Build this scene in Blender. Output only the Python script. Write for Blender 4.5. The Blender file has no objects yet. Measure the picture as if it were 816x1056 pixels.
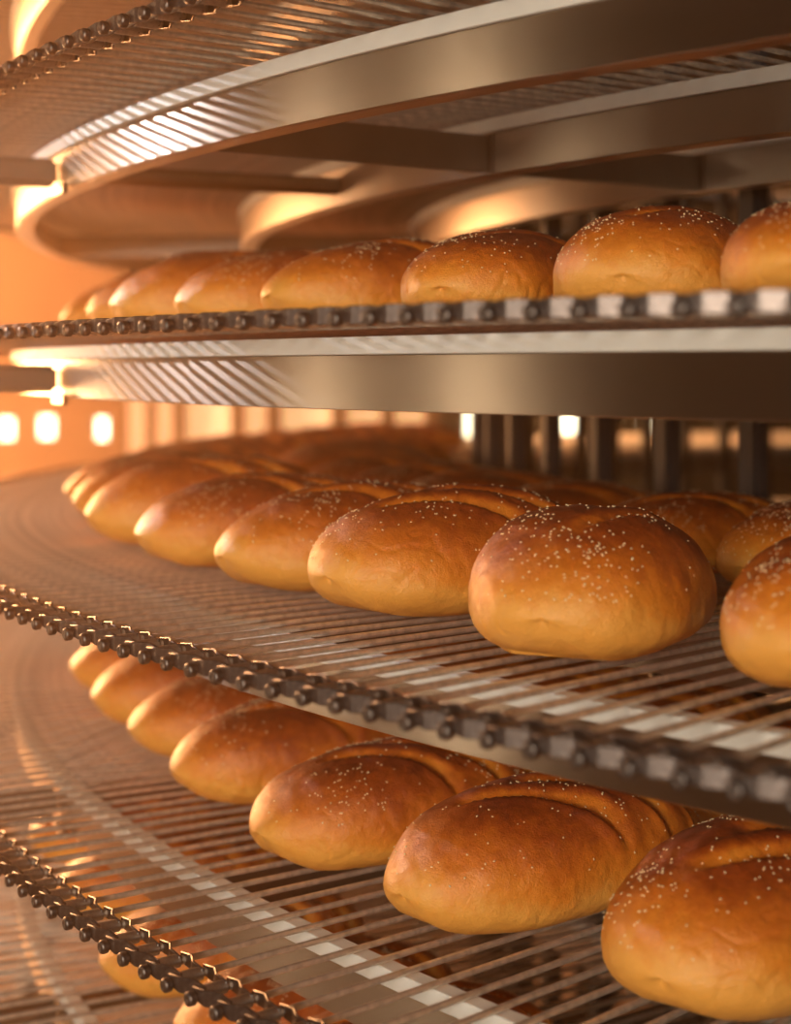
import bpy, bmesh, math, random
from mathutils import Vector, Matrix, noise
random.seed(7)
S = bpy.context.scene
COL = S.collection
PI = math.pi
rad = math.radians

# ------------------------------------------------------------------ helpers
def link(o):
    COL.objects.link(o); return o

def mesh_obj(name, me, parent=None, mat=None):
    o = bpy.data.objects.new(name, me); link(o)
    if mat and not me.materials: me.materials.append(mat)
    if parent: o.parent = parent
    return o

def bm_mesh(name, bm, mat=None, smooth=True, angle=None):
    me = bpy.data.meshes.new(name)
    bmesh.ops.recalc_face_normals(bm, faces=bm.faces[:])
    bm.to_mesh(me); bm.free()
    if smooth:
        me.polygons.foreach_set('use_smooth', [True] * len(me.polygons))
        if angle: me.set_sharp_from_angle(angle=rad(angle))
    if mat: me.materials.append(mat)
    return me

def empty(name, loc=(0, 0, 0), rz=0):
    o = bpy.data.objects.new(name, None); link(o)
    o.empty_display_size = .05
    o.location = loc; o.rotation_euler = (0, 0, rz)
    return o

def tag(o, label=None, cat=None, group=None, kind=None):
    if label: o['label'] = label
    if cat: o['category'] = cat
    if group: o['group'] = group
    if kind: o['kind'] = kind
    return o

def add_box(bm, lo, hi, M=None):
    vs = [bm.verts.new((x, y, z)) for x in (lo[0], hi[0]) for y in (lo[1], hi[1]) for z in (lo[2], hi[2])]
    if M is not None:
        for v in vs: v.co = M @ v.co
    for q in ((0, 1, 3, 2), (4, 6, 7, 5), (0, 4, 5, 1), (2, 3, 7, 6), (0, 2, 6, 4), (1, 5, 7, 3)):
        bm.faces.new([vs[i] for i in q])

def add_tube(bm, a, b, r, n=8, r2=None, caps=True):
    a = Vector(a); b = Vector(b); d = (b - a).normalized()
    u = d.orthogonal().normalized(); w = d.cross(u)
    r2 = r if r2 is None else r2
    A, B = [], []
    for i in range(n):
        t = 2 * PI * i / n
        k = u * math.cos(t) + w * math.sin(t)
        A.append(bm.verts.new(a + k * r)); B.append(bm.verts.new(b + k * r2))
    for i in range(n):
        j = (i + 1) % n
        bm.faces.new((A[i], A[j], B[j], B[i]))
    if caps:
        bm.faces.new(A[::-1]); bm.faces.new(B)

def add_ring(bm, r0, r1, z0, z1, a0, a1, step=1.0, bev=.0006):
    """a bar of rectangular section bent round the spiral's axis, angles in degrees"""
    n = max(2, int(round((a1 - a0) / step)))
    closed = abs(a1 - a0) >= 359.9
    prof = [(r0 + bev, z0), (r1 - bev, z0), (r1, z0 + bev), (r1, z1 - bev), (r1 - bev, z1), (r0 + bev, z1), (r0, z1 - bev), (r0, z0 + bev)]
    rings = []
    for i in range(n + (0 if closed else 1)):
        t = rad(a0 + (a1 - a0) * i / n)
        s, c = math.sin(t), -math.cos(t)
        rings.append([bm.verts.new((r * s, r * c, z)) for r, z in prof])
    m = len(prof)
    for i in range(len(rings) if closed else len(rings) - 1):
        A, B = rings[i], rings[(i + 1) % len(rings)]
        for j in range(m):
            k = (j + 1) % m
            bm.faces.new((A[j], A[k], B[k], B[j]))
    if not closed:
        bm.faces.new(rings[0]); bm.faces.new(rings[-1][::-1])

# ------------------------------------------------------------------ materials
def new_mat(name):
    m = bpy.data.materials.new(name); m.use_nodes = True
    nt = m.node_tree
    return m, nt, nt.nodes['Principled BSDF']

def N(nt, t, **kw):
    n = nt.nodes.new(t)
    for k, v in kw.items():
        if k in n.inputs: n.inputs[k].default_value = v
        else: setattr(n, k, v)
    return n

def ramp(nt, stops):
    r = nt.nodes.new('ShaderNodeValToRGB')
    e = r.color_ramp.elements
    while len(e) < len(stops): e.new(.5)
    for i, (p, c) in enumerate(stops):
        e[i].position = p; e[i].color = (*c, 1) if len(c) == 3 else c
    return r

def metal(name, col, rough, scale=60, var=.15, stretch=(1, 1, 1), bump=.05, metallic=1.0, spots=None):
    m, nt, p = new_mat(name)
    tc = N(nt, 'ShaderNodeTexCoord'); mp = N(nt, 'ShaderNodeMapping')
    mp.inputs['Scale'].default_value = stretch
    nt.links.new(tc.outputs['Object'], mp.inputs['Vector'])
    no = N(nt, 'ShaderNodeTexNoise', Scale=scale, Detail=5.0, Roughness=.6)
    nt.links.new(mp.outputs[0], no.inputs['Vector'])
    r = ramp(nt, [(.3, [c * (1 - var) for c in col]), (.7, [min(1, c * (1 + var)) for c in col])])
    nt.links.new(no.outputs['Fac'], r.inputs[0]); nt.links.new(r.outputs[0], p.inputs['Base Color'])
    mr = N(nt, 'ShaderNodeMapRange'); mr.inputs['To Min'].default_value = rough * .8; mr.inputs['To Max'].default_value = rough * 1.25
    nt.links.new(no.outputs['Fac'], mr.inputs['Value']); nt.links.new(mr.outputs[0], p.inputs['Roughness'])
    p.inputs['Metallic'].default_value = metallic
    b = N(nt, 'ShaderNodeBump', Strength=bump, Distance=.001)
    nt.links.new(no.outputs['Fac'], b.inputs['Height']); nt.links.new(b.outputs[0], p.inputs['Normal'])
    return m

def flat(name, col, rough=.5, scale=20, var=.08, spec=.5):
    m = metal(name, col, rough, scale, var, metallic=0.0)
    m.node_tree.nodes['Principled BSDF'].inputs['Specular IOR Level'].default_value = spec
    return m

M_ROD = metal('rod_steel', (.66, .57, .48), .38, 120, .25, bump=.2, metallic=.72)
M_CHAIN = metal('chain_steel', (.165, .135, .125), .38, 300, .35, bump=.4)
M_ROLL = metal('roller_steel', (.42, .37, .33), .40, 300, .2, bump=.2)
M_PIN = metal('dark_pin_steel', (.15, .125, .115), .40, 300, .5, bump=.5)
M_RAIL = metal('brushed_stainless', (.41, .335, .275), .32, 6, .03, stretch=(1, 1, 4), bump=.0)
M_RAIL.node_tree.nodes['Map Range'].inputs['To Min'].default_value = .315; M_RAIL.node_tree.nodes['Map Range'].inputs['To Max'].default_value = .33
_nt = M_RAIL.node_tree; _p = _nt.nodes['Principled BSDF']
_tg = _nt.nodes.new('ShaderNodeTangent'); _tg.direction_type = 'RADIAL'; _tg.axis = 'Z'
_nt.links.new(_tg.outputs[0], _p.inputs['Tangent']); _p.inputs['Anisotropic'].default_value = .85; _p.inputs['Anisotropic Rotation'].default_value = .25
M_BEAM = metal('beam_steel', (.30, .25, .21), .38, 12, .12, bump=.1)
M_STRIP = flat('white_wear_plastic', (.88, .86, .82), .45, 30, .05)
M_DRUM = metal('drum_steel', (.055, .048, .050), .6, 8, .15, metallic=.3)
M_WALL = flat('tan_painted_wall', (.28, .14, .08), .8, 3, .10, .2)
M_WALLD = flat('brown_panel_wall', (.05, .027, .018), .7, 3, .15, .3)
M_WALLR = flat('shade_dark_wall', (.013, .008, .007), .7, 3, .15, .2)  # right part of the back wall, its shade put into the colour
M_FLOOR = flat('tiled_floor', (.20, .11, .06), .45, 5, .2)
M_FRAME = flat('window_frame_paint', (.45, .33, .22), .6)

def emit(name, col, s):
    m, nt, p = new_mat(name)
    p.inputs['Base Color'].default_value = (.8, .8, .8, 1)
    p.inputs['Emission Color'].default_value = (*col, 1); p.inputs['Emission Strength'].default_value = s
    return m
M_PANE = emit('daylit_window_glass', (1, .76, .45), 7)
M_SLOT = emit('bright_slot_glass', (1, .74, .46), 22)
M_PANE_DIM = emit('daylit_frosted_glass', (1, .42, .14), 1.1)

def bread():
    m, nt, p = new_mat('baked_crust')
    L = nt.links.new
    tc = N(nt, 'ShaderNodeTexCoord')
    at = N(nt, 'ShaderNodeAttribute'); at.attribute_name = 'bake'      # 0 pale flank, 1 dark crest
    op = N(nt, 'ShaderNodeAttribute'); op.attribute_name = 'slash'     # 1 inside the opened cuts
    oi = N(nt, 'ShaderNodeObjectInfo')
    n1 = N(nt, 'ShaderNodeTexNoise', Scale=26.0, Detail=6.0, Roughness=.62)
    n2 = N(nt, 'ShaderNodeTexNoise', Scale=700.0, Detail=4.0, Roughness=.65)
    n3 = N(nt, 'ShaderNodeTexNoise', Scale=150.0, Detail=5.0, Roughness=.6)
    for n in (n1, n2, n3): L(tc.outputs['Object'], n.inputs['Vector'])
    def math_(op_, a, b, clamp=False):
        q = N(nt, 'ShaderNodeMath', operation=op_); q.use_clamp = clamp
        for i, v in enumerate((a, b)):
            if isinstance(v, (int, float)): q.inputs[i].default_value = v
            else: L(v, q.inputs[i])
        return q.outputs[0]
    a = math_('ADD', at.outputs['Fac'], math_('MULTIPLY', math_('SUBTRACT', n1.outputs['Fac'], .5), .75))
    a = math_('ADD', a, math_('MULTIPLY', math_('SUBTRACT', n3.outputs['Fac'], .5), .35))
    a = math_('ADD', a, math_('MULTIPLY', math_('SUBTRACT', oi.outputs['Random'], .5), .16))
    a = math_('SUBTRACT', a, math_('MULTIPLY', op.outputs['Fac'], .45), True)
    r = ramp(nt, [(0, (.80, .36, .062)), (.25, (.74, .245, .022)), (.50, (.58, .145, .010)), (.75, (.34, .060, .0045)), (1, (.15, .021, .003))])
    L(a, r.inputs[0])
    L(r.outputs[0], p.inputs['Base Color'])
    mr = N(nt, 'ShaderNodeMapRange'); mr.inputs['To Min'].default_value = .32; mr.inputs['To Max'].default_value = .52
    L(n3.outputs['Fac'], mr.inputs['Value']); L(mr.outputs[0], p.inputs['Roughness'])
    p.inputs['Specular IOR Level'].default_value = .5
    p.inputs['Coat Weight'].default_value = .22; p.inputs['Coat Roughness'].default_value = .24
    vo = N(nt, 'ShaderNodeTexVoronoi', Scale=110.0); vo.feature = 'SMOOTH_F1'
    L(tc.outputs['Object'], vo.inputs['Vector'])
    h = math_('ADD', math_('MULTIPLY', n2.outputs['Fac'], .35), math_('MULTIPLY', vo.outputs['Distance'], .35))
    h = math_('ADD', h, math_('MULTIPLY', n3.outputs['Fac'], .6))
    b = N(nt, 'ShaderNodeBump', Strength=.9, Distance=.0019)
    L(h, b.inputs['Height']); L(b.outputs[0], p.inputs['Normal'])
    L(b.outputs[0], p.inputs['Coat Normal'])
    return m
M_BREAD = bread()
M_SEED = flat('sesame_seed', (.86, .66, .38), .35, 200, .12)

# ------------------------------------------------------------------ layout of the spiral cooler (metres)
ZC = 1.40                                   # camera height above the floor
CX, CY = 1.680, 2.443                       # axis of the spiral
R_CH, R_OUT, R_IN, R_DR = 2.312, 2.195, 1.904, 1.600
BELT_Z = {0: .425, 1: .225, 2: .0288, 3: -.178, 4: -.3748, 5: -.575, 6: -.775}
PITCH = 0.68                                # degrees between rods

# --- chain link: cranked plates, roller, pin
def link_mesh():
    bm = bmesh.new()
    p = R_CH * rad(PITCH)
    w1, w2, t, hh = .0076, .0126, .0019, .0050
    for s in (-1, 1):
        path = [(-p / 2 - .0035, w1), (-p / 2 + .0085, w1), (p / 2 - .0095, w2), (p / 2 + .0035, w2)]
        prev = None
        for i, (x, w) in enumerate(path):
            h = hh * (.70 if i in (0, 3) else 1.0)
            q = [bm.verts.new((x, s * (w + dy), dz)) for dy, dz in ((-t / 2, -h + .0006), (t / 2, -h + .0006), (t / 2, h + .0006), (-t / 2, h + .0006))]
            if prev:
                for j in range(4):
                    k = (j + 1) % 4
                    bm.faces.new((prev[j], prev[k], q[k], q[j]))
            else: bm.faces.new(q[::-1])
            prev = q
        bm.faces.new(prev)
    e = [x for x in bm.edges]
    bmesh.ops.bevel(bm, geom=e, offset=.0005, segments=1, affect='EDGES')
    return bm_mesh('chain_link', bm, M_CHAIN, True, 35)

def roller_mesh():
    bm = bmesh.new()
    p = R_CH * rad(PITCH)
    add_tube(bm, (-p / 2, -.0080, 0), (-p / 2, .0080, 0), .0043, 12)
    add_tube(bm, (-p / 2, -.0145, 0), (-p / 2, .0150, 0), .0020, 8)
    return bm_mesh('roller', bm, M_ROLL, True, 35)

def pin_mesh():
    bm = bmesh.new()
    p = R_CH * rad(PITCH)
    x = p / 2
    pr = [(.0134, .0032), (.0142, .0044), (.0176, .0046), (.0188, .0040), (.0193, .0026), (.0188, .0014)]
    rings = []
    for y, r in pr:
        rings.append([bm.verts.new((x + r * math.cos(2 * PI * k / 12), y, r * math.sin(2 * PI * k / 12) - .0016)) for k in range(12)])
    for A, B in zip(rings, rings[1:]):
        for k in range(12):
            bm.faces.new((A[k], A[(k + 1) % 12], B[(k + 1) % 12], B[k]))
    bm.faces.new(rings[0]); bm.faces.new(rings[-1])
    return bm_mesh('pin_head', bm, M_PIN, True, 50)

LINK, ROLL, PIN = link_mesh(), roller_mesh(), pin_mesh()

def rod_mesh():
    bm = bmesh.new()
    add_tube(bm, (0, R_DR - .02 - R_CH, 0), (0, -.0095, 0), .0022, 8)
    # small collars where the rod meets the chain
    add_tube(bm, (0, -.016, 0), (0, -.0098, 0), .0030, 8)
    return bm_mesh('rod', bm, M_ROD, True, 40)
ROD = rod_mesh()

def polar(th, r, z=0.0):
    t = rad(th)
    return Vector((r * math.sin(t), -r * math.cos(t), z))

def place(o, th, r, z=0.0):
    # local +y points outwards from the axis, local +x along the chain
    o.location = polar(th, r, z)
    o.rotation_euler = (0, 0, rad(th) + PI)

def joined(name, src, ths, r, mat):
    """many copies of a mesh round the ring in one mesh"""
    verts, faces = [], []
    sv = [v.co.copy() for v in src.vertices]; sf = [tuple(f.vertices) for f in src.polygons]
    for th in ths:
        M = Matrix.Translation(polar(th, r)) @ Matrix.Rotation(rad(th) + PI, 4, 'Z')
        b = len(verts)
        verts += [tuple(M @ v) for v in sv]
        faces += [tuple(i + b for i in f) for f in sf]
    me = bpy.data.meshes.new(name); me.from_pydata(verts, [], faces)
    me.polygons.foreach_set('use_smooth', [True] * len(me.polygons)); me.set_sharp_from_angle(angle=rad(35))
    me.materials.append(mat)
    return me

NEAR = [-98 + PITCH * i for i in range(97)]          # the part of the belt facing the camera
FAR = [-98 + PITCH * 97 + PITCH * i for i in range(int((360 - 97 * PITCH) / PITCH))]
far_rods = joined('far_rods', ROD, FAR, R_CH, M_ROD)
far_links = None
def far_chain():
    tmp = []
    a = joined('a', LINK, FAR, R_CH, M_CHAIN); b = joined('b', PIN, FAR, R_CH, M_CHAIN)
    v = [tuple(x.co) for x in a.vertices] + [tuple(x.co) for x in b.vertices]
    n = len(a.vertices)
    f = [tuple(x.vertices) for x in a.polygons] + [tuple(i + n for i in x.vertices) for x in b.polygons]
    me = bpy.data.meshes.new('far_chain'); me.from_pydata(v, [], f); me.materials.append(M_CHAIN)
    return me
far_links = far_chain()

belt_label = {
    0: 'topmost wire rod conveyor belt above the frame, only its ring seen at top left',
    1: 'wire rod belt seen from below across the top of the picture, above the uppermost loaves',
    2: 'wire rod belt seen edge-on as a dark roller chain line carrying the uppermost loaves',
    3: 'wire rod belt at mid height with blurred chain edge, carrying big sesame loaves',
    4: 'wire rod belt with sharp black roller chain at lower left, loaves over open rods',
    5: 'lowest visible wire rod belt in the bottom left corner beneath the sharp chain',
    6: 'wire rod belt deep below, glimpsed between the rods of the bottom left belt',
}
def make_belt(t):
    root = empty('conveyor_belt', (CX, CY, ZC + BELT_Z[t]))
    tag(root, belt_label[t], 'conveyor belt', 'stacked belt tiers of the spiral cooler')
    full = 1 <= t <= 5
    for i, th in enumerate(NEAR if full else []):
        # each rod sits a hair off the exact pitch, as loose rods do
        j = math.sin(i * 12.9898 + t * 78.233) * 43758.5453; j -= math.floor(j)
        o = mesh_obj('rod', ROD, root); place(o, th + PITCH / 2 + (j - .5) * .05, R_CH, 0)
        c = mesh_obj('chain_link', LINK, root); place(c, th, R_CH, 0)
        k = mesh_obj('roller', ROLL, c)
        k = mesh_obj('pin_head', PIN, c)
    if full:
        a = mesh_obj('rod', far_rods, root); tag(a, kind='stuff')
        a = mesh_obj('chain_link', far_links, root); tag(a, kind='stuff')
    else:
        a = mesh_obj('rod', far_rods_all, root); tag(a, kind='stuff')
        a = mesh_obj('chain_link', far_links_all, root); tag(a, kind='stuff')
    return root
far_rods_all = joined('all_rods', ROD, NEAR + FAR, R_CH, M_ROD)
far_links_all = joined('all_links', LINK, NEAR + FAR, R_CH, M_CHAIN)

# --- support frame under every belt
def ring_me(name, r0, r1, z0, z1, a0, a1, mat, step=1.0):
    bm = bmesh.new(); add_ring(bm, r0, r1, z0, z1, a0, a1, step)
    return bm_mesh(name, bm, mat, True, 40)
ST, SB, RB = -.0070, -.0188, -.0552          # wear strip top, its foot, rail foot (below belt plane)
SEAM = -56.9
frame_src = []
for nm, r, dz in (('outer_rail', R_OUT, 0), ('inner_rail', R_IN, 0), ('drum_side_rail', R_DR + .055, 0)):
    a = ring_me(nm, r - .0045, r, RB, SB, SEAM + .03, 60, M_RAIL)
    b = ring_me(nm, r - .0070, r - .0015, RB + .0008, SB, -240, SEAM - .03, M_RAIL) if nm == 'outer_rail' else ring_me(nm, r - .0045, r, RB, SB, -240, SEAM - .03, M_RAIL)
    lip = ring_me('rail_lip', r - .022, r - .0046, RB, RB + .003, -240, 60, M_RAIL)
    s = ring_me('wear_strip', r - .010, r + .0035, SB + .0001, ST, -240, 120, M_STRIP, .5)
    frame_src.append((nm, a, b, s, lip))

def radial_box(th, r0, r1, w, z0, z1, mat, nm):
    bm = bmesh.new()
    t = rad(th)
    M = Matrix.Rotation(t, 4, 'Z')
    add_box(bm, (-w / 2, -r1, z0), (w / 2, -r0, z1), M)
    bmesh.ops.bevel(bm, geom=bm.edges[:], offset=.0012, segments=2, affect='EDGES')
    return bm_mesh(nm, bm, mat, True, 30)
BEAMS = [radial_box(th, R_DR + .056, R_IN - .005, .006, RB + .002, SB - .002, M_BEAM, 'cross_beam') for th in (-57.2, -90, -125, -160, -20, 20)] + \
        [radial_box(th, R_IN + .0005, R_OUT - .0075, .006, RB + .002, SB - .002, M_BEAM, 'cross_beam') for th in (-57.2, -90, -125, -160, -20, 20)]
def tube_me(th, r0, r1, rr, z, mat, nm, n=20):
    bm = bmesh.new(); add_tube(bm, polar(th, r0, z), polar(th, r1, z), rr, n)
    return bm_mesh(nm, bm, mat, True, 40)
ARM_IN = tube_me(-66, R_IN + .001, R_OUT - .008, .0095, -.036, M_BEAM, 'tie_rod')
def arm_me():
    bm = bmesh.new()
    M = Matrix.Rotation(rad(-66), 4, 'Z')
    add_box(bm, (-.014, -3.02, -.050), (.014, -R_OUT - .001, -.024), M)
    bmesh.ops.bevel(bm, geom=bm.edges[:], offset=.004, segments=3, affect='EDGES')
    return bm_mesh('outer_arm', bm, M_BEAM, True, 40)
ARM_OUT = arm_me()
def clamp_me():
    bm = bmesh.new()
    M = Matrix.Rotation(rad(-65.2), 4, 'Z')
    add_box(bm, (-.022, -R_OUT - .006, RB - .006), (.022, -R_OUT - .0005, RB + .004), M)
    bmesh.ops.bevel(bm, geom=bm.edges[:], offset=.001, segments=1, affect='EDGES')
    return bm_mesh('clamp_plate', bm, M_RAIL, True, 30)
CLAMP = clamp_me()
frame_label = {
    0: 'uppermost ring rail frame, a pale curved edge in the top left corner',
    1: 'curved stainless rail frame with white wear strips under the top belt',
    2: 'curved stainless rail frame running level under the edge-on belt of loaves',
    3: 'curved rail frame under the middle belt, its white strip showing through the rods',
    4: 'curved rail frame under the sharp-chained lower belt, white strip showing between its rods',
    5: 'curved rail frame under the bottom left belt with bright glints',
    6: 'curved rail frame of the deepest belt in the bottom left corner',
}
def make_frame(t):
    root = empty('support_frame', (CX, CY, ZC + BELT_Z[t]))
    tag(root, frame_label[t], 'support frame', 'ring rail frames under the belts')
    for nm, a, b, s, lip in frame_src:
        for me in (a, b):
            o = mesh_obj(nm, me, root)
        q = mesh_obj('wear_strip', s, o); q['label'] = 'white plastic wear strip'
        mesh_obj('rail_lip', lip, o)
    for me in BEAMS: mesh_obj('cross_beam', me, root)
    mesh_obj('tie_rod', ARM_IN, root)
    o = mesh_obj('outer_arm', ARM_OUT, root)
    mesh_obj('clamp_plate', CLAMP, o)
    return root

for t in BELT_Z:
    make_belt(t); make_frame(t)

# --- drum cage in the middle
drum = empty('drum_cage', (CX, CY, 0)); tag(drum, 'dark cage of upright steel bars in the middle of the spiral', 'drum')
bm = bmesh.new(); add_box(bm, (-.014, -.010, .06), (.014, .010, 2.3)); bmesh.ops.bevel(bm, geom=bm.edges[:], offset=.004, segments=2, affect='EDGES')
BAR = bm_mesh('drum_bar', bm, M_DRUM, True, 40)
for i in range(72):
    o = mesh_obj('drum_bar', BAR, drum); place(o, -183.2 + i * 5.0, R_DR - .045, 0)
for z in (.10, .85, 1.62, 2.2):
    me = ring_me('drum_band', R_DR - .07, R_DR - .06, z, z + .035, -180, 180, M_DRUM, 2)
    mesh_obj('drum_band', me, drum)
# axle
bm = bmesh.new(); add_tube(bm, (0, 0, 0), (0, 0, 2.4), .16, 48); mesh_obj('axle', bm_mesh('axle', bm, M_DRUM, True, 40), drum)

# --- outer posts that carry the arms
def post(th, r, label):
    root = empty('upright_post', (CX + r * math.sin(rad(th)), CY - r * math.cos(rad(th)), 0), rad(th))
    tag(root, label, 'post', 'outer posts of the cooler')
    bm = bmesh.new(); add_box(bm, (-.03, -.03, .012), (.03, .03, 2.5)); bmesh.ops.bevel(bm, geom=bm.edges[:], offset=.006, segments=2, affect='EDGES')
    mesh_obj('shaft', bm_mesh('shaft', bm, M_BEAM, True, 40), root)
    bm = bmesh.new(); add_box(bm, (-.07, -.07, 0), (.07, .07, .012)); mesh_obj('foot_plate', bm_mesh('foot_plate', bm, M_BEAM, False), root)
for th, lb in ((-66, 'steel post left of the picture holding the outer arms of the rail frames'),):
    post(th, 3.062 if th == -66 else 2.50, lb)

# ------------------------------------------------------------------ loaves
def loaf_mesh(seed, L=.250, W=.134, H=.079, slashes=3, alpha=-34, gap=.050, half=.058, amp=1.0, wr=1.0):
    rnd = random.Random(seed)
    nu, nv = 190, 128
    ox = Vector((rnd.uniform(-50, 50), rnd.uniform(-50, 50), rnd.uniform(-50, 50)))
    lean = rnd.uniform(-.05, .05)
    pe = rnd.uniform(2.35, 2.55); asym = rnd.uniform(-.05, .05)
    bm = bmesh.new()
    lb = bm.verts.layers.float.new('bake'); ls = bm.verts.layers.float.new('slash')
    al = rad(alpha)
    def shape(u, v):
        # u: -1..1 along, v: 0..2pi around
        au = min(1, abs(u))
        w = (1 - au ** pe) ** .5
        hgt = 1
        w *= W / 2 * (1 + asym * u); hgt *= H
        c, s = math.cos(v), math.sin(v)
        cc = math.copysign(abs(c) ** .88, c)
        zc = .36 * H
        e1 = (1 - au ** 2.2) ** .60; e2 = (1 - au ** 4.2) ** .5
        z = zc + (H - zc) * e1 * (abs(s) ** .92) if s >= 0 else zc - zc * e2 * min(1, 1.14 * abs(s) ** .66)
        y = w * cc * (1.0 if s >= 0 else (1 - .24 * abs(s) ** 2.5))
        x = L / 2 * u * (1 - .03 * (1 if s < 0 else 0) * abs(s))
        return Vector((x, y + lean * z, z))
    rows = []
    for i in range(nu + 1):
        a = PI * i / nu
        u = -math.cos(a) * .9995
        row = []
        for j in range(nv):
            v = 2 * PI * j / nv
            p = shape(u, v)
            up = max(0.0, math.sin(v))
            # large lumps
            q = p * 11 + ox
            d = noise.noise(q) * .0042 + noise.noise(q * 2.7) * .0016 + noise.noise(q * 7) * .0006
            # wrinkled skin
            d -= max(0, .30 - abs(noise.noise(q * 4.5 + Vector((9, 3, 1)))) * 4) * .0042 * (.45 + .55 * (1 - up)) * wr * max(0, min(1, .5 + 2.2 * noise.noise(q * .9 + Vector((4, 8, 2)))))
            # oblique cuts across the top: a lifted lip on one side, an opened pale face on the other
            sl = 0.0
            if slashes and math.sin(v) > 0:
                wob = .0025 * noise.noise(Vector((p.x * 30, seed, p.y * 30)))
                for c_ in range(slashes):
                    xc = (c_ - (slashes - 1) / 2) * gap + .024; yc = -.024
                    dx, dy = p.x - xc, p.y - yc
                    k = dy * math.cos(al) - dx * math.sin(al) + wob      # across this cut
                    m_ = dx * math.cos(al) + dy * math.sin(al)           # along it
                    k += .9 * m_ * m_ / .06 * .06
                    wd = gap * math.sin(abs(al)) * .92
                    env = max(0.0, 1 - (m_ / half) ** 2) * min(1, max(0, (up - .05) / .30))
                    f2 = k / wd + .35
                    if env <= 0 or f2 < -.25 or f2 > 1.0: continue
                    if f2 < 0: g = .0022 * (1 + f2 / .25)
                    elif f2 < .16: g = .0022 - (f2 / .16) * .0105
                    elif f2 < .78: g = -.0083 + ((f2 - .16) / .62) ** 1.2 * .0103
                    else: g = .0020 * (1 - (f2 - .78) / .22)
                    d += g * min(1, env * 1.6) * amp * .85
                    if 0.02 < f2 < .74: sl = max(sl, min(1, env * 1.8) * min(1, amp * 1.3) * min(1, (.74 - f2) / .2))
            d *= max(0, 1 - abs(u) ** 10)
            if math.sin(v) < 0 and p.z < .004: d *= .2
            nrm = Vector((p.x * .25 * (abs(u) ** 6) * 8, p.y, (p.z - .3 * H) * 1.4))
            if nrm.length < 1e-6: nrm = Vector((0, 0, 1))
            nrm.normalize()
            p = p + nrm * d
            if p.z < 0: p.z = 0
            row.append((p, up, sl))
        rows.append(row)
    V = []
    for i, row in enumerate(rows):
        if i in (0, nu):
            c = Vector((0, 0, 0))
            for p, *_ in row: c += p
            v = bm.verts.new(c / nv); v[lb] = .15; v[ls] = 0
            V.append([v]); continue
        R = []
        for p, up, sl in row:
            v = bm.verts.new(p)
            hgt = p.z / H
            v[lb] = max(0.0, min(1.0, .02 + 1.22 * max(0, (hgt - .22)) ** .9 - .22 * (abs(p.x) / (L / 2)) ** 4))
            v[ls] = sl
            R.append(v)
        V.append(R)
    for i in range(nu):
        A, B = V[i], V[i + 1]
        for j in range(nv):
            k = (j + 1) % nv
            if len(A) == 1: bm.faces.new((A[0], B[k], B[j]))
            elif len(B) == 1: bm.faces.new((A[j], A[k], B[0]))
            else: bm.faces.new((A[j], A[k], B[k], B[j]))
    # seeds
    bm.normal_update()
    cand = [(v.co.copy(), v.normal.copy()) for R in V for v in R if v.co.z > .040]
    sb = bmesh.new()
    cl = [(rnd.uniform(-.09, .09), rnd.uniform(-.04, .04)) for _ in range(7)]
    n = 0
    while n < 400:
        co, nr = rnd.choice(cand)
        if rnd.random() > max(.06, max(math.exp(-((co.x - a) ** 2 + (co.y - b) ** 2) / .0006) for a, b in cl)): continue
        n += 1
        co = co + Vector((rnd.uniform(-.0012, .0012), rnd.uniform(-.0012, .0012), 0))
        if nr.z < 0: nr = -nr
        M = Matrix.Translation(co + nr * .0003) @ nr.to_track_quat('Z', 'Y').to_matrix().to_4x4() @ Matrix.Rotation(rnd.uniform(0, 6.28), 4, 'Z') @ Matrix.Diagonal((.00095, .00062, .0004, 1)) 
        bmesh.ops.create_icosphere(sb, subdivisions=1, radius=1, matrix=M)
    me = bm_mesh('loaf', bm, M_BREAD, True)
    sm = bm_mesh('sesame_seeds', sb, M_SEED, True)
    return me, sm

KINDS = [loaf_mesh(1, .262, .136, .083, 3, -40), loaf_mesh(2, .272, .138, .086, 3, -40, .052, .062, 1.15, .6), loaf_mesh(3, .256, .142, .086, 3, -38, .052, .060, 1.0, 1.6), loaf_mesh(4, .264, .136, .083, 3, -42, .050, .056, .7), loaf_mesh(5, .256, .145, .085, 2, -24, .07, .07, .45, 1.0), loaf_mesh(6, .252, .132, .081, 3, -38, .050, .058, .6)]

def loaf(t, th=None, r=2.045, kind=0, xy=None, head=None, dh=0, sc=(1, 1, 1), label=None, group=None, flip=False):
    """head: degrees right of straight-ahead for the far end; default points at the axis"""
    if xy is None:
        p = polar(th, r); xy = (CX + p.x, CY + p.y)
    if head is None:
        head = -th + dh if th is not None else 0
    root = empty('bread_loaf', (xy[0], xy[1], ZC + BELT_Z[t] + .0029), rad(90 - head + (180 if flip else 0)))
    root.scale = sc
    me, sm = KINDS[kind % len(KINDS)]
    tag(root, label, 'bread', group)
    mesh_obj('crust', me, root)
    s = mesh_obj('sesame_seeds', sm, root); s['kind'] = 'stuff'; s['label'] = 'pale sesame seeds scattered over the crust'
    return root

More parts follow.
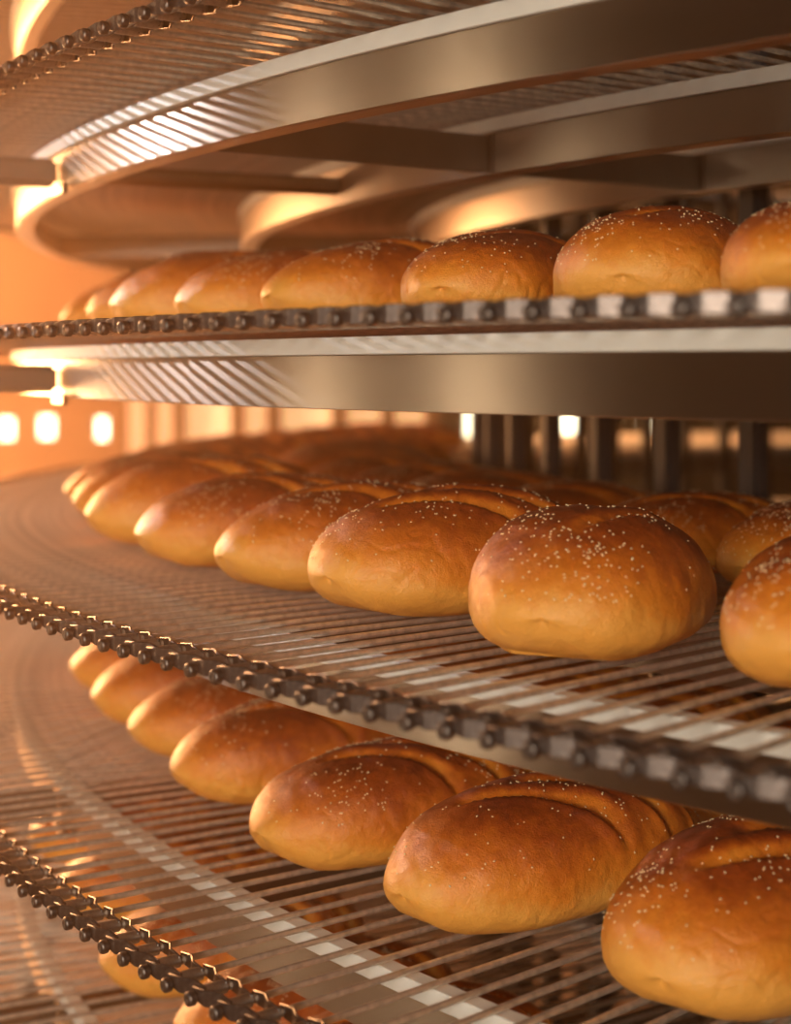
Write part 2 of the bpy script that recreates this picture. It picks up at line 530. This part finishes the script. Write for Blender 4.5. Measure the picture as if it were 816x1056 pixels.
ORD = ['first', 'second', 'third', 'fourth', 'fifth', 'sixth', 'seventh', 'eighth', 'ninth', 'tenth', 'eleventh', 'twelfth', 'thirteenth', 'fourteenth', 'fifteenth', 'sixteenth', 'seventeenth', 'eighteenth', 'nineteenth', 'twentieth']
TN = {2: 'uppermost row of bread', 3: 'middle belt', 4: 'lower belt with the sharp chain', 5: 'bottom left belt'}
G1 = {2: 'loaves in the outer row of the uppermost bread belt', 3: 'loaves in the outer row of the middle belt', 4: 'loaves in the outer row of the lower belt', 5: 'loaves on the bottom belt'}
G2 = {2: 'loaves in the inner row of the uppermost bread belt', 3: 'loaves in the inner row of the middle belt', 4: 'loaves in the inner row of the lower belt', 5: 'loaves in the inner row of the bottom belt'}

# front row: hand placed
T2 = [dict(xy=(.262, .947), head=25, kind=4, sc=(.95, .90, .80), label='golden loaf cut by the right edge, uppermost row of bread'),
      dict(xy=(.180, 1.08), head=24, kind=2, sc=(.80, .92, .87), label='tallest sesame loaf of the uppermost row, humped top near the dark drum'),
      dict(xy=(.080, 1.203), head=28, kind=5, sc=(.86, .98, .88), label='round-ended sesame loaf in the centre right of the uppermost row'),
      dict(th=-56.7, r=2.005, kind=3, sc=(.96, .95, .90), label='pale-flanked loaf at the centre of the uppermost row, just above the edge-on chain'),
      dict(th=-61.0, r=2.01, kind=0, sc=(.97, .95, .92), label='loaf with a bright streak on its left end, uppermost row, left of centre'),
      dict(th=-65.5, r=2.01, kind=1, label='blurred orange loaf in the uppermost row, third from its left end'),
      dict(th=-71.2, r=2.00, kind=2, label='blurred orange loaf in the uppermost row, second from its left end'),
      dict(th=-77.0, r=2.01, kind=0, label='leftmost blurred orange loaf of the uppermost row')]
T3 = [dict(xy=(.272, .935), head=30, kind=2, sc=(.95, 1, .98), label='large loaf cut by the right edge on the middle belt, sesame down its left flank'),
      dict(xy=(.127, 1.036), head=22, kind=4, sc=(.88, 1.03, 1.03), label='big round-ended loaf thickest with sesame seeds, middle belt, right of centre'),
      dict(th=-52.9, kind=2, dh=-3, sc=(1, 1, 1.0), label='wrinkled golden loaf, centre of the middle belt, left of the most seeded loaf'),
      dict(th=-57.0, r=2.035, kind=3, dh=0, label='pale-flanked loaf with seeded ridge, middle belt, just left of the wrinkled loaf'),
      dict(th=-62.0, r=2.03, kind=0, sc=(1, .96, .98), label='loaf with a white glint on its tip, middle belt, fourth from the left end'),
      dict(th=-67.0, r=2.022, kind=1, sc=(1, .98, 1.02), label='orange loaf with an oblong white glint, middle belt, third from the left end'),
      dict(th=-72.6, r=2.012, kind=5, label='blurred loaf with a bright left tip, second from the left end of the middle belt'),
      dict(th=-78.4, r=2.005, sc=(1, 1, .88), kind=0, label='leftmost loaf of the middle belt with two bright glints on its tip')]
T4 = [dict(th=-39.7, kind=1, label='sliver of a loaf in the bottom right corner of the lower belt'),
      dict(th=-45.2, kind=2, dh=-6, sc=(1.02, 1.05, 1.06), label='broad slashed loaf in the lower right, its blunt end facing forward'),
      dict(th=-50.3, kind=1, sc=(1, 1, 1.02), label='long pale-sided slashed loaf, the sharpest one, lower belt right of centre'),
      dict(th=-55.0, kind=0, label='slashed loaf with a pale lower flank in the centre of the lower belt'),
      dict(th=-60.3, r=2.02, kind=5, sc=(1.05, 1.02, 1.05), label='smooth deep orange loaf with faint cuts, lower belt, just under the middle chain'),
      dict(th=-64.9, r=2.003, kind=3, label='orange loaf partly hidden by the middle chain, lower belt, third from its left end'),
      dict(th=-69.2, r=2.0, kind=1, label='small golden loaf under the middle chain, second from left on the lower belt'),
      dict(th=-74.0, r=2.005, kind=0, label='leftmost loaf of the lower belt, peeking out beneath the middle chain')]
T5 = [dict(th=-49.6, kind=0, label='loaf on the bottom belt glimpsed as a red patch between rods, lower right'),
      dict(th=-54.7, kind=1, label='loaf on the bottom belt glimpsed through the rods at the bottom centre'),
      dict(th=-58.6, kind=3, label='loaf on the bottom belt whose pale tip shows under the chain at the bottom edge'),
      dict(th=-63.6, kind=0, label='orange loaf below the sharp chain at the bottom left'),
      dict(th=-69.6, kind=5, label='loaf on the bottom belt seen through rods above the sharp chain, nearer tip'),
      dict(th=-75.0, kind=1, label='loaf on the bottom belt seen through rods as small bright tips at the left')]
for t, LST in ((2, T2), (3, T3), (4, T4), (5, T5)):
    for d in LST: loaf(t, group=G1[t], **d)
rr = random.Random(3)
def back_row(t, th0, th1, r, group, fmt, step=5.15, zs=1.0):
    th = th0; i = 0
    while th > th1:
        loaf(t, th + rr.uniform(-.3, .3), r, rr.randrange(6), dh=rr.uniform(-5, 5), sc=(1, .97, rr.uniform(.93, .99) * zs), group=group, label=fmt % ORD[i])
        th -= step; i += 1
back_row(3, -84.2, -126, 2.0, G1[3], 'blurred loaf far back in the outer row, middle belt, %s past the left end', zs=.74)
back_row(3, -49.5, -104, 1.742, G2[3], 'dark-topped loaf, inner row of the middle belt, %s from the right edge', zs=.86)
back_row(4, -46.0, -80, 1.725, G2[4], 'shaded loaf, inner row of the lower belt, %s from the right edge')
back_row(2, -50.0, -95, 1.742, G2[2], 'loaf of the inner row behind the uppermost loaves, %s from the right')

# ------------------------------------------------------------------ room
def box_obj(name, lo, hi, mat, kind='structure'):
    bm = bmesh.new(); add_box(bm, lo, hi)
    o = mesh_obj(name, bm_mesh(name, bm, mat, False)); o['kind'] = kind
    return o
XL, YB = -3.2, 6.6
box_obj('floor', (XL - .2, -4, -.1), (7, YB + .2, 0), M_FLOOR)
box_obj('ceiling', (XL - .2, -4, 3.2), (7, YB + .2, 3.3), M_WALLD)

def wall_with_holes(name, axis, pos, a0, a1, z0, z1, holes, mat, thick=.15):
    """axis 'x': wall in plane x=pos running along y; axis 'y': plane y=pos running along x"""
    xs = sorted({a0, a1, *[h[0] for h in holes], *[h[1] for h in holes]})
    zs = sorted({z0, z1, *[h[2] for h in holes], *[h[3] for h in holes]})
    bm = bmesh.new()
    for i in range(len(xs) - 1):
        for k in range(len(zs) - 1):
            cx, cz = (xs[i] + xs[i + 1]) / 2, (zs[k] + zs[k + 1]) / 2
            if any(h[0] < cx < h[1] and h[2] < cz < h[3] for h in holes): continue
            if axis == 'x': add_box(bm, (pos - thick, xs[i], zs[k]), (pos, xs[i + 1], zs[k + 1]))
            else: add_box(bm, (xs[i], pos, zs[k]), (xs[i + 1], pos + thick, zs[k + 1]))
    bmesh.ops.remove_doubles(bm, verts=bm.verts[:], dist=1e-5)
    o = mesh_obj(name, bm_mesh(name, bm, mat, False)); o['kind'] = 'structure'
    return o

wcount = [0]
def window(axis, pos, a0, a1, z0, z1, pane, mull=1):
    wcount[0] += 1
    nm = 'window_%d' % wcount[0]
    root = empty(nm, (0, 0, 0)); root['kind'] = 'structure'
    bm = bmesh.new(); f = min(.02, (a1 - a0) * .08)
    def bx(A0, A1, Z0, Z1, d0, d1):
        if axis == 'x': add_box(bm, (pos - d1, A0, Z0), (pos - d0, A1, Z1))
        else: add_box(bm, (A0, pos + d0, Z0), (A1, pos + d1, Z1))
    bx(a0, a0 + f, z0, z1, .03, .10); bx(a1 - f, a1, z0, z1, .03, .10)
    bx(a0 + f, a1 - f, z0, z0 + f, .03, .10); bx(a0 + f, a1 - f, z1 - f, z1, .03, .10)
    for k in range(1, mull):
        c = a0 + (a1 - a0) * k / mull
        bx(c - f / 2, c + f / 2, z0 + f, z1 - f, .03, .10)
    mesh_obj('window_frame', bm_mesh('window_frame', bm, M_FRAME, False), root)
    bm = bmesh.new(); bx(a0 + f, a1 - f, z0 + f, z1 - f, .06, .07)
    mesh_obj('pane', bm_mesh('pane', bm, pane, False), root)

def px(x, Y): return (x - 408) / 1669.5 * Y
def pz(y, Y): return ZC + (381.65 - y) / 1669.5 * Y
HB = []
for x0, x1, y0, y1, b in ((-6, 14, 430, 455, 1), (36, 56, 428, 454, 1), (96, 111, 430, 455, 1),
                          (128, 150, 405, 470, 0), (158, 178, 405, 470, 0), (186, 240, 405, 470, 0), (250, 275, 405, 470, 0), (285, 345, 405, 470, 0), (355, 395, 405, 470, 0), (405, 440, 405, 470, 0),
                          (480, 496, 405, 462, 1), (522, 550, 405, 458, 1), (576, 604, 405, 472, 1), (662, 680, 405, 458, 1)):
    HB.append((px(x0, YB), px(x1, YB), pz(y1, YB), pz(y0, YB), b))
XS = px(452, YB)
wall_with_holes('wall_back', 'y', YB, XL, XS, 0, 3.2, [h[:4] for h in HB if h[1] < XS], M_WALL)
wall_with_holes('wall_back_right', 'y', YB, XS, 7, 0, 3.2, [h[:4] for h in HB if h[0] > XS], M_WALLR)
for h in HB: window('y', YB, *h[:4], M_PANE if h[4] else M_PANE_DIM)
HL = [(4.3, 6.3, .75, 2.5), (2.04, 2.12, .3, 2.6), (1.15, 1.22, .3, 2.6)]
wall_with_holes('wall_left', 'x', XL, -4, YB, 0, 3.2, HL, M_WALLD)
for h in HL: window('x', XL, *h, M_PANE if h[1] - h[0] > 1 else M_SLOT, 4 if h[1] - h[0] > 1 else 1)

# ------------------------------------------------------------------ light
def area(name, loc, target, sx, sy, power, col):
    l = bpy.data.lights.new(name, 'AREA'); l.shape = 'RECTANGLE'; l.size = sx; l.size_y = sy
    l.energy = power; l.color = col
    o = bpy.data.objects.new(name, l); link(o)
    o.location = loc
    o.rotation_euler = (Vector(target) - Vector(loc)).to_track_quat('-Z', 'Y').to_euler()
    return o
area('window_daylight', (XL + .05, 5.3, 1.65), (.3, 1.6, 1.3), 2.0, 1.6, 760, (1, .385, .125))
area('room_daylight', (-1.2, -2.2, 1.82), (.2, 1.4, 1.1), 1.1, .9, 122, (1, .82, .62))
def spot(name, loc, target, power, col, size, blend=.5, rad_=.05):
    l = bpy.data.lights.new(name, 'SPOT'); l.energy = power; l.color = col
    l.spot_size = rad(size); l.spot_blend = blend; l.shadow_soft_size = rad_
    o = bpy.data.objects.new(name, l); link(o); o.location = loc
    o.rotation_euler = (Vector(target) - Vector(loc)).to_track_quat('-Z', 'Y').to_euler()
# added thin haze volume, stands in for the orange veiling glare at left
hz = bpy.data.materials.new('glare_volume'); hz.use_nodes = True
nt = hz.node_tree; nt.nodes.clear()
vs = nt.nodes.new('ShaderNodeVolumeScatter'); vs.inputs['Color'].default_value = (1, .58, .30, 1)
vs.inputs['Density'].default_value = .066; vs.inputs['Anisotropy'].default_value = .82
ou = nt.nodes.new('ShaderNodeOutputMaterial'); nt.links.new(vs.outputs[0], ou.inputs['Volume'])
bm = bmesh.new(); add_box(bm, (XL + .005, -3.9, .005), (6.9, YB - .005, 3.19))
hzo = mesh_obj('glare_haze', bm_mesh('glare_haze', bm, hz, False)); hzo['kind'] = 'structure'
spot('sunbeam_spot', (-2.3, 2.95, 2.32), (-.27, 1.43, 1.46), 230, (1, .88, .86), 11, .5, .03)  # added spot in place of sun through a window, stripes the rails
w = bpy.data.worlds.new('world'); S.world = w; w.use_nodes = True
w.node_tree.nodes['Background'].inputs[0].default_value = (.52, .28, .15, 1)
w.node_tree.nodes['Background'].inputs[1].default_value = .22

# ------------------------------------------------------------------ camera
cam = bpy.data.cameras.new('camera'); co = bpy.data.objects.new('camera', cam); link(co)
co.location = (0, 0, ZC); co.rotation_euler = (PI / 2, 0, 0)
cam.sensor_fit = 'HORIZONTAL'; cam.sensor_width = 36; cam.lens = 1669.5 / 816 * 36
cam.shift_y = -146.35 / 816
cam.clip_start = .05
cam.dof.use_dof = True; cam.dof.focus_distance = 1.08; cam.dof.aperture_fstop = 5.6
S.camera = co
S.view_settings.view_transform = 'Standard'; S.view_settings.look = 'None'
S.view_settings.gamma = 1; S.view_settings.use_curve_mapping = False
S.view_settings.exposure = 0
try:
    S.cycles.use_denoising = True; S.cycles.max_bounces = 6; S.cycles.volume_bounces = 0; S.cycles.sample_clamp_indirect = 6
except Exception: pass
